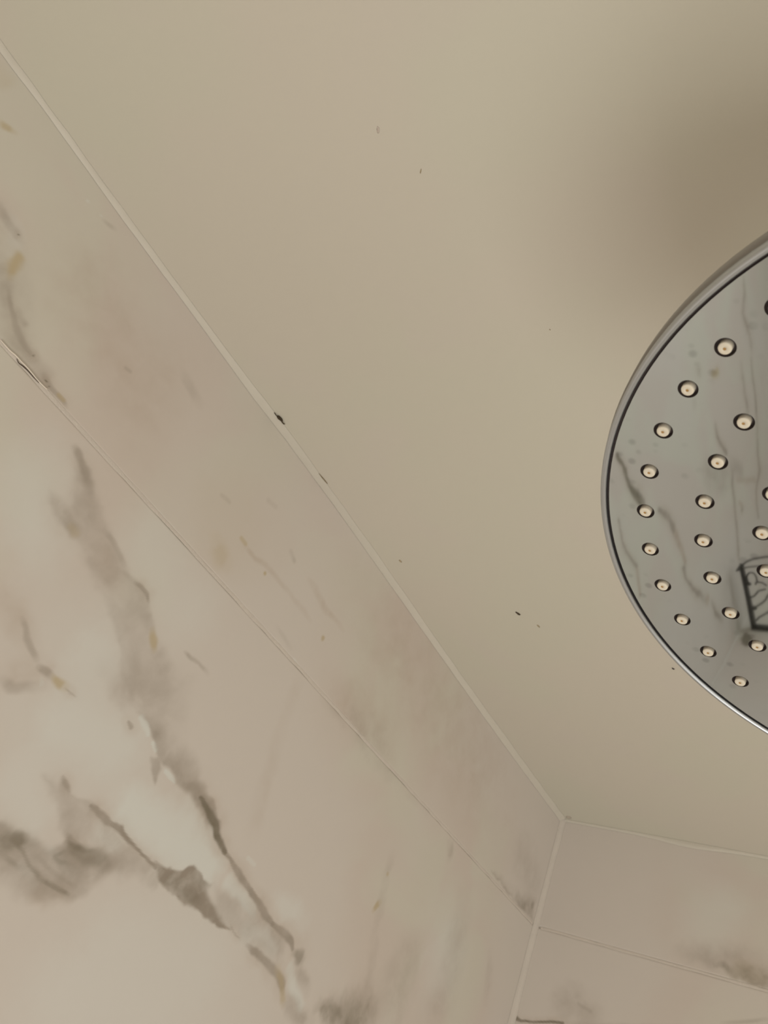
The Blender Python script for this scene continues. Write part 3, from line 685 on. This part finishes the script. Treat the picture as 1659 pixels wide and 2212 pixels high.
# open crack with a loose white sliver of grout, left end of the joint
def ribbon(bm, pts, w, off, d=0.0004):
    P = [Vector((p[0], Y_SIDE - off, p[1] + CAMZ)) for p in pts]
    rows = []
    for k, p in enumerate(P):
        t = (P[min(k + 1, len(P) - 1)] - P[max(k - 1, 0)]).normalized()
        nrm = Vector((-t.z, 0, t.x))
        ww = w * (0.35 + 0.65 * math.sin(math.pi * (k + 0.6) / (len(P) + 0.2)))
        rows.append([bm.verts.new(p + nrm * ww), bm.verts.new(p + Vector((0, -d, 0))), bm.verts.new(p - nrm * ww)])
    for A, B in zip(rows, rows[1:]):
        for i in range(2): bm.faces.new((A[i], A[i + 1], B[i + 1], B[i]))
CRACK = [(0.1205, 0.3284), (0.1237, 0.3273), (0.1275, 0.3281), (0.1325, 0.3286), (0.1383, 0.3284), (0.1444, 0.3284)]
WHITE = [(0.103, 0.3287), (0.1078, 0.3287), (0.1127, 0.3287), (0.1182, 0.3296), (0.1241, 0.3296), (0.1289, 0.3299), (0.1356, 0.3297), (0.1431, 0.3292), (0.1505, 0.3296), (0.1523, 0.33)]
bm = bmesh.new(); ribbon(bm, smooth_path([(a, b, 0) for a, b in CRACK]) and [(p.x, p.y) for p in smooth_path([(a, b, 0) for a, b in CRACK])], 0.00055, 0.0004)
o = obj('joint_crack', bm, M_CRACK, wall_left); o['label'] = 'thin dark crack where the grout has come away'
bm = bmesh.new(); ribbon(bm, [(p.x, p.y) for p in smooth_path([(a, b, 0) for a, b in WHITE])], 0.00075, 0.0005, 0.0008)
o = obj('loose_grout', bm, M_LOOSE, wall_left); o['label'] = 'white sliver of loose grout above the crack'

# ------------------------------------------------------------------ specks of dirt
def blob(name, loc, size, mat, label, ang=0.0, surf='ceiling', bumps=5, legs=0):
    bm = bmesh.new()
    r = random.Random(int(loc[0] * 1e4))
    for k in range(bumps):
        c = Vector((r.uniform(-.35, .35) * size[0], r.uniform(-.25, .25) * size[1], 0)) if k else Vector((0, 0, 0))
        s = (1.0 if k == 0 else r.uniform(.35, .7))
        mtx = Matrix.Translation(c) @ Matrix.Diagonal((size[0] * .5 * s, size[1] * .5 * s, size[2] * s, 1))
        bmesh.ops.create_icosphere(bm, subdivisions=2, radius=1, matrix=mtx)
    for v in bm.verts:
        v.co += v.co.normalized() * r.uniform(-.06, .06) * size[0]
    for k in range(legs):
        a = r.uniform(-.5, .5) + (0 if k % 2 else math.pi)
        p0 = Vector((math.cos(a) * size[0] * .3, math.sin(a) * size[1] * .3, -size[2] * .3))
        p1 = Vector((math.cos(a) * size[0] * 1.0, math.sin(a) * size[1] * .9, -size[2] * .1))
        add_tube(bm, [p0, (p0 + p1) / 2 + Vector((0, 0, -size[2] * .3)), p1], size[1] * .09, 5)
    o = obj(name, bm, mat, None, True)
    o.location = loc
    o.rotation_euler = (0, 0, ang)
    tag(o, label, 'dirt')
    return o
ZC = Z_CEIL
blob('dirt_crumb', (0.3347, 0.5685, ZC - 0.0012), (0.0085, 0.0042, 0.0016), M_DIRT,
     'dark brown crumb of debris stuck on the caulk where ceiling meets tiles', -0.12, legs=4, bumps=8)
blob('dirt_streak', (0.4238, 0.5690, ZC - 0.0006), (0.0170, 0.0009, 0.0006), M_DIRTB,
     'faint thin brown streak on the caulk edge below the big dark crumb', -0.10, bumps=3)
blob('dirt_speck', (0.6638, 0.4283, ZC - 0.0003), (0.0066, 0.0032, 0.0008), M_DIRT,
     'dark oval speck on the ceiling midway between tiled wall and shower head', -0.60)
blob('dirt_speck', (0.6873, 0.4114, ZC - 0.0002), (0.0048, 0.0022, 0.0005), M_TAN,
     'pale brown speck on the ceiling just right of the dark oval one', -0.30)
blob('dirt_speck', (0.7605, 0.2747, ZC - 0.0003), (0.0036, 0.0020, 0.0008), M_HOLE,
     'tiny black speck on the ceiling beside the lower edge of the shower head', -0.4)
blob('dirt_speck', (0.5656, 0.5431, ZC - 0.0003), (0.0048, 0.0026, 0.0006), M_TAN,
     'small tan speck on the ceiling nearest the tiled wall', -0.3)
blob('dirt_speck', (0.3001, 0.2508, ZC - 0.0001), (0.0014, 0.0007, 0.0003), M_DIRTB,
     'minute brown speck on the ceiling left of the shower head top', -0.3, bumps=2)
blob('dirt_speck', (0.1523, 0.2937, ZC - 0.0001), (0.0036, 0.0009, 0.0003), M_TAN,
     'faint short tan mark high on the ceiling, the lower right one of two', 0.75, bumps=3)
blob('dirt_speck', (0.1159, 0.3100, ZC - 0.0001), (0.0046, 0.0020, 0.0002), plain('pinkish_mark', (0.56, 0.49, 0.43), 0.8),
     'faint pinkish smudge high on the ceiling, the topmost mark', 0.4, bumps=3)
blob('dirt_smear', (X_END - 0.012, Y_SIDE - 0.016, ZC - 0.0001), (0.012, 0.009, 0.0003), plain('beige_smear', (0.53, 0.475, 0.40), 0.8),
     'beige smear of grout on the ceiling at the room corner', 0.6, bumps=4)

# ------------------------------------------------------------------ shower head
HZ = Vector((0.147091, -0.062326, 0.987157)); HX = Vector((0.989123, 0.009268, -0.146798)); HY = HZ.cross(HX)
HC = Vector((0.185999, -0.009435, 0.156534 + CAMZ))
head = thing('shower_head', 'large round chrome rain shower head with cream nozzles, tilted below the ceiling', 'shower head')
head.matrix_world = Matrix(((HX.x, HY.x, HZ.x, HC.x), (HX.y, HY.y, HZ.y, HC.y), (HX.z, HY.z, HZ.z, HC.z), (0, 0, 0, 1)))

rings = [(0.08886, 37, 98.3 + 4.5 * 360 / 37), (0.0726, 31, 97.05), (0.0568, 25, 102.0), (0.0405, 18, 95.0), (0.0243, 11, 100.0), (0.0085, 4, 90.0)]
spots = []
for r, n, ph in rings:
    for k in range(n):
        a = math.radians(ph - 360 / n * k)
        spots.append((r * math.cos(a), r * math.sin(a)))
R_HOLE = 0.00262
bm = bmesh.new()
def circ(cx, cy, r, n, z=0.0):
    return [bm.verts.new((cx + r * math.cos(2 * math.pi * i / n), cy + r * math.sin(2 * math.pi * i / n), z)) for i in range(n)]
def loop_edges(vs): return [bm.edges.new((vs[i], vs[(i + 1) % len(vs)])) for i in range(len(vs))]
outer = circ(0, 0, 0.0998, 160); E = loop_edges(outer)
holes = []
for x, y in spots:
    c = circ(x, y, R_HOLE, 24); holes.append(c); E += loop_edges(c)
bmesh.ops.triangle_fill(bm, use_beauty=True, use_dissolve=False, edges=E, normal=(0, 0, -1))
flat = list(bm.faces)
for f in flat:
    if f.normal.z > 0: f.normal_flip()
for c, (x, y) in zip(holes, spots):
    # eased lip, then the wall of the hole
    d = circ(x, y, R_HOLE * 0.92, 24, 0.0003); e = circ(x, y, R_HOLE * 0.90, 24, 0.0016)
    for P, Q in ((c, d), (d, e)):
        for i in range(24):
            j = (i + 1) % 24
            f = bm.faces.new((P[i], P[j], Q[j], Q[i])); f.smooth = True; f.material_index = 1
o = obj('face_plate', bm, [M_FACE, M_HOLE], head); o['label'] = 'grey mirror-chrome face plate with round holes'
bm = bmesh.new(); add_lathe(bm, [(0, 0.0014), (0.0995, 0.0014), (0.0995, 0.0022), (0, 0.0022)], 96)
o = obj('nozzle_mat', bm, M_HOLE, head); o['label'] = 'dark backing seen in the nozzle holes'
# rim: dark groove, then a rounded bright bezel
bm = bmesh.new(); add_lathe(bm, [(0.0998, 0.0), (0.0998, 0.0012), (0.1006, 0.0012), (0.1006, 0.0002)], 192)
o = obj('rim_groove', bm, M_HOLE, head, True); o['label'] = 'dark groove around the face plate'
bm = bmesh.new()
prof = [(0.10055, 0.0014), (0.10055, 0.0)]
for k in range(0, 13):
    a = math.pi - k * math.pi / 12
    prof.append((0.10145 + 0.0009 * math.cos(a), -0.0001 - 0.0010 * math.sin(a)))
prof += [(0.10235, 0.0010), (0.1024, 0.0022)]
add_lathe(bm, prof, 192)
o = obj('rim', bm, M_RIM, head, True); o['label'] = 'rounded bright chrome bezel'
bm = bmesh.new()
prof = [(0.10235, 0.0020), (0.1029, 0.0030), (0.1030, 0.0070), (0.1022, 0.0092), (0.0990, 0.0108), (0.085, 0.0128), (0.060, 0.0158), (0.036, 0.0198), (0.024, 0.0240), (0.020, 0.0290), (0.020, 0.0350), (0.0, 0.0350)]
add_lathe(bm, prof, 160)
o = obj('body', bm, M_SIDE, head, True); o['label'] = 'satin chrome housing behind the face'

def nozzle_mesh():
    bm = bmesh.new()
    rr = 0.00168; tip = -0.00075
    add_lathe(bm, [(rr * 1.02, 0.0013), (rr, -0.0001), (rr * 0.995, tip + 0.00035), (rr * 0.95, tip + 0.00012), (rr * 0.86, tip + 0.00002), (rr * 0.60, tip), (rr * 0.24, tip), (rr * 0.20, tip + 0.0002)], 20)
    s = len(bm.faces)
    add_lathe(bm, [(rr * 0.26, tip + 0.00008), (0, tip + 0.00010)], 20)
    bm.faces.ensure_lookup_table()
    me = bpy.data.meshes.new('nozzle')
    for f in bm.faces:
        f.smooth = True
        cz = f.calc_center_median()
        if math.hypot(cz.x, cz.y) < rr * 0.24: f.material_index = 1
    bm.to_mesh(me); bm.free()
    me.materials.append(M_NOZ); me.materials.append(M_AMBER)
    return me
nm = nozzle_mesh()
for x, y in spots:
    o = bpy.data.objects.new('nozzle', nm); COL.objects.link(o)
    o.parent = head; o.location = (x, y, 0)
    o.rotation_euler = (random.uniform(-.05, .05), random.uniform(-.05, .05), random.uniform(0, 6))

# swivel, drop arm and ceiling flange (out of the picture to the right)
bm = bmesh.new(); bmesh.ops.create_uvsphere(bm, u_segments=32, v_segments=20, radius=0.0135, matrix=Matrix.Translation((0, 0, 0.044)))
obj('swivel_ball', bm, M_RIM, head, True)
inv = head.matrix_world.inverted()
bw = head.matrix_world @ Vector((0, 0, 0.044))
bm = bmesh.new(); add_tube(bm, [inv @ bw, inv @ (bw + Vector((0, 0, 0.1))), inv @ Vector((bw.x, bw.y, Z_CEIL - 0.004))], 0.0105, 24)
obj('arm', bm, M_RIM, head, True)
bm = bmesh.new(); add_lathe(bm, [(0, -0.012), (0.016, -0.012), (0.024, -0.008), (0.030, -0.003), (0.030, -0.0002), (0, -0.0002)], 40)
bmesh.ops.transform(bm, matrix=inv @ Matrix.Translation((bw.x, bw.y, Z_CEIL)), verts=bm.verts)
obj('ceiling_flange', bm, M_RIM, head, True)

# ------------------------------------------------------------------ black wire caddy on the end wall, seen mirrored in the face plate
CZD = CAMZ - 1.156
cad = thing('wire_caddy', 'black wire shower caddy on the far wall, mirrored in the shower head face', 'caddy', (X_END, 0.42, CZD))
def cw(pts, r, name, label=None, sub=6):
    bm = bmesh.new()
    P = [Vector((x - X_END, y - 0.42, z)) for x, y, z in pts]
    add_tube(bm, smooth_path(P, sub) if sub else P, r, 8)
    o = obj(name, bm, M_BLACK, cad, True)
    if label: o['label'] = label
    return o
YA, YB = 0.555, 0.285
bm = bmesh.new()
for y in (YA, YB):
    add_box(bm, (1.056 - X_END, y - 0.42 - 0.004, -0.006), (-0.0008, y - 0.42 + 0.004, 0.006))
add_box(bm, (-0.0088, YB - 0.42, -0.006), (-0.0008, YA - 0.42, 0.006))
o = obj('frame', bm, M_BLACK, cad); o['label'] = 'flat black frame fixed to the wall'
YM = (YA + YB) / 2; HW = (YA - YB) / 2
def arc(x0, bulge, n=12): return [(x0 - bulge * (1 - ((k / n) * 2 - 1) ** 2) ** .6, YM + HW * (1 - 2 * k / n), 0) for k in range(n + 1)]
cw(arc(1.056, 0.032), 0.0022, 'front_rail', 'bowed front rail', 3)
cw([(x, y, 0.035) for x, y, z in arc(1.050, 0.024)], 0.0018, 'front_rail', 'bowed upper front rail', 3)
for y in (YA, YB):
    cw([(1.05, y, 0.035), (1.052, y, 0.0)], 0.002, 'post', None, 0)
sc = [[(1.113, .553), (1.108, .548), (1.090, .548), (1.077, .540), (1.078, .531), (1.088, .527), (1.105, .527)],
      [(1.112, .532), (1.105, .529), (1.104, .518), (1.112, .508)],
      [(1.153, .553), (1.148, .543), (1.140, .536), (1.130, .528), (1.122, .512)],
      [(1.181, .553), (1.176, .543), (1.163, .528), (1.152, .518), (1.139, .511), (1.120, .492)],
      [(1.212, .548), (1.202, .540), (1.190, .525), (1.180, .513), (1.160, .490)]]
for p in sc:
    cw([(x, y, -0.001) for x, y in p], 0.0020, 'scroll_wire')
    cw([(x, 2 * YM - y, -0.001) for x, y in p], 0.0020, 'scroll_wire')
for x in (1.08, 1.12, 1.16, 1.20):
    cw([(x, 0.485, -0.001), (x + .004, YM, -0.001), (x, 2 * YM - 0.485, -0.001)], 0.0020, 'scroll_wire')
for x in (1.112, 1.179):
    for s in (1, -1):
        bm = bmesh.new()
        bmesh.ops.create_icosphere(bm, subdivisions=2, radius=0.0048, matrix=Matrix.Translation((x - X_END, s * (HW - 0.009), -0.001)))
        obj('scroll_knob', bm, M_BLACK, cad, True)
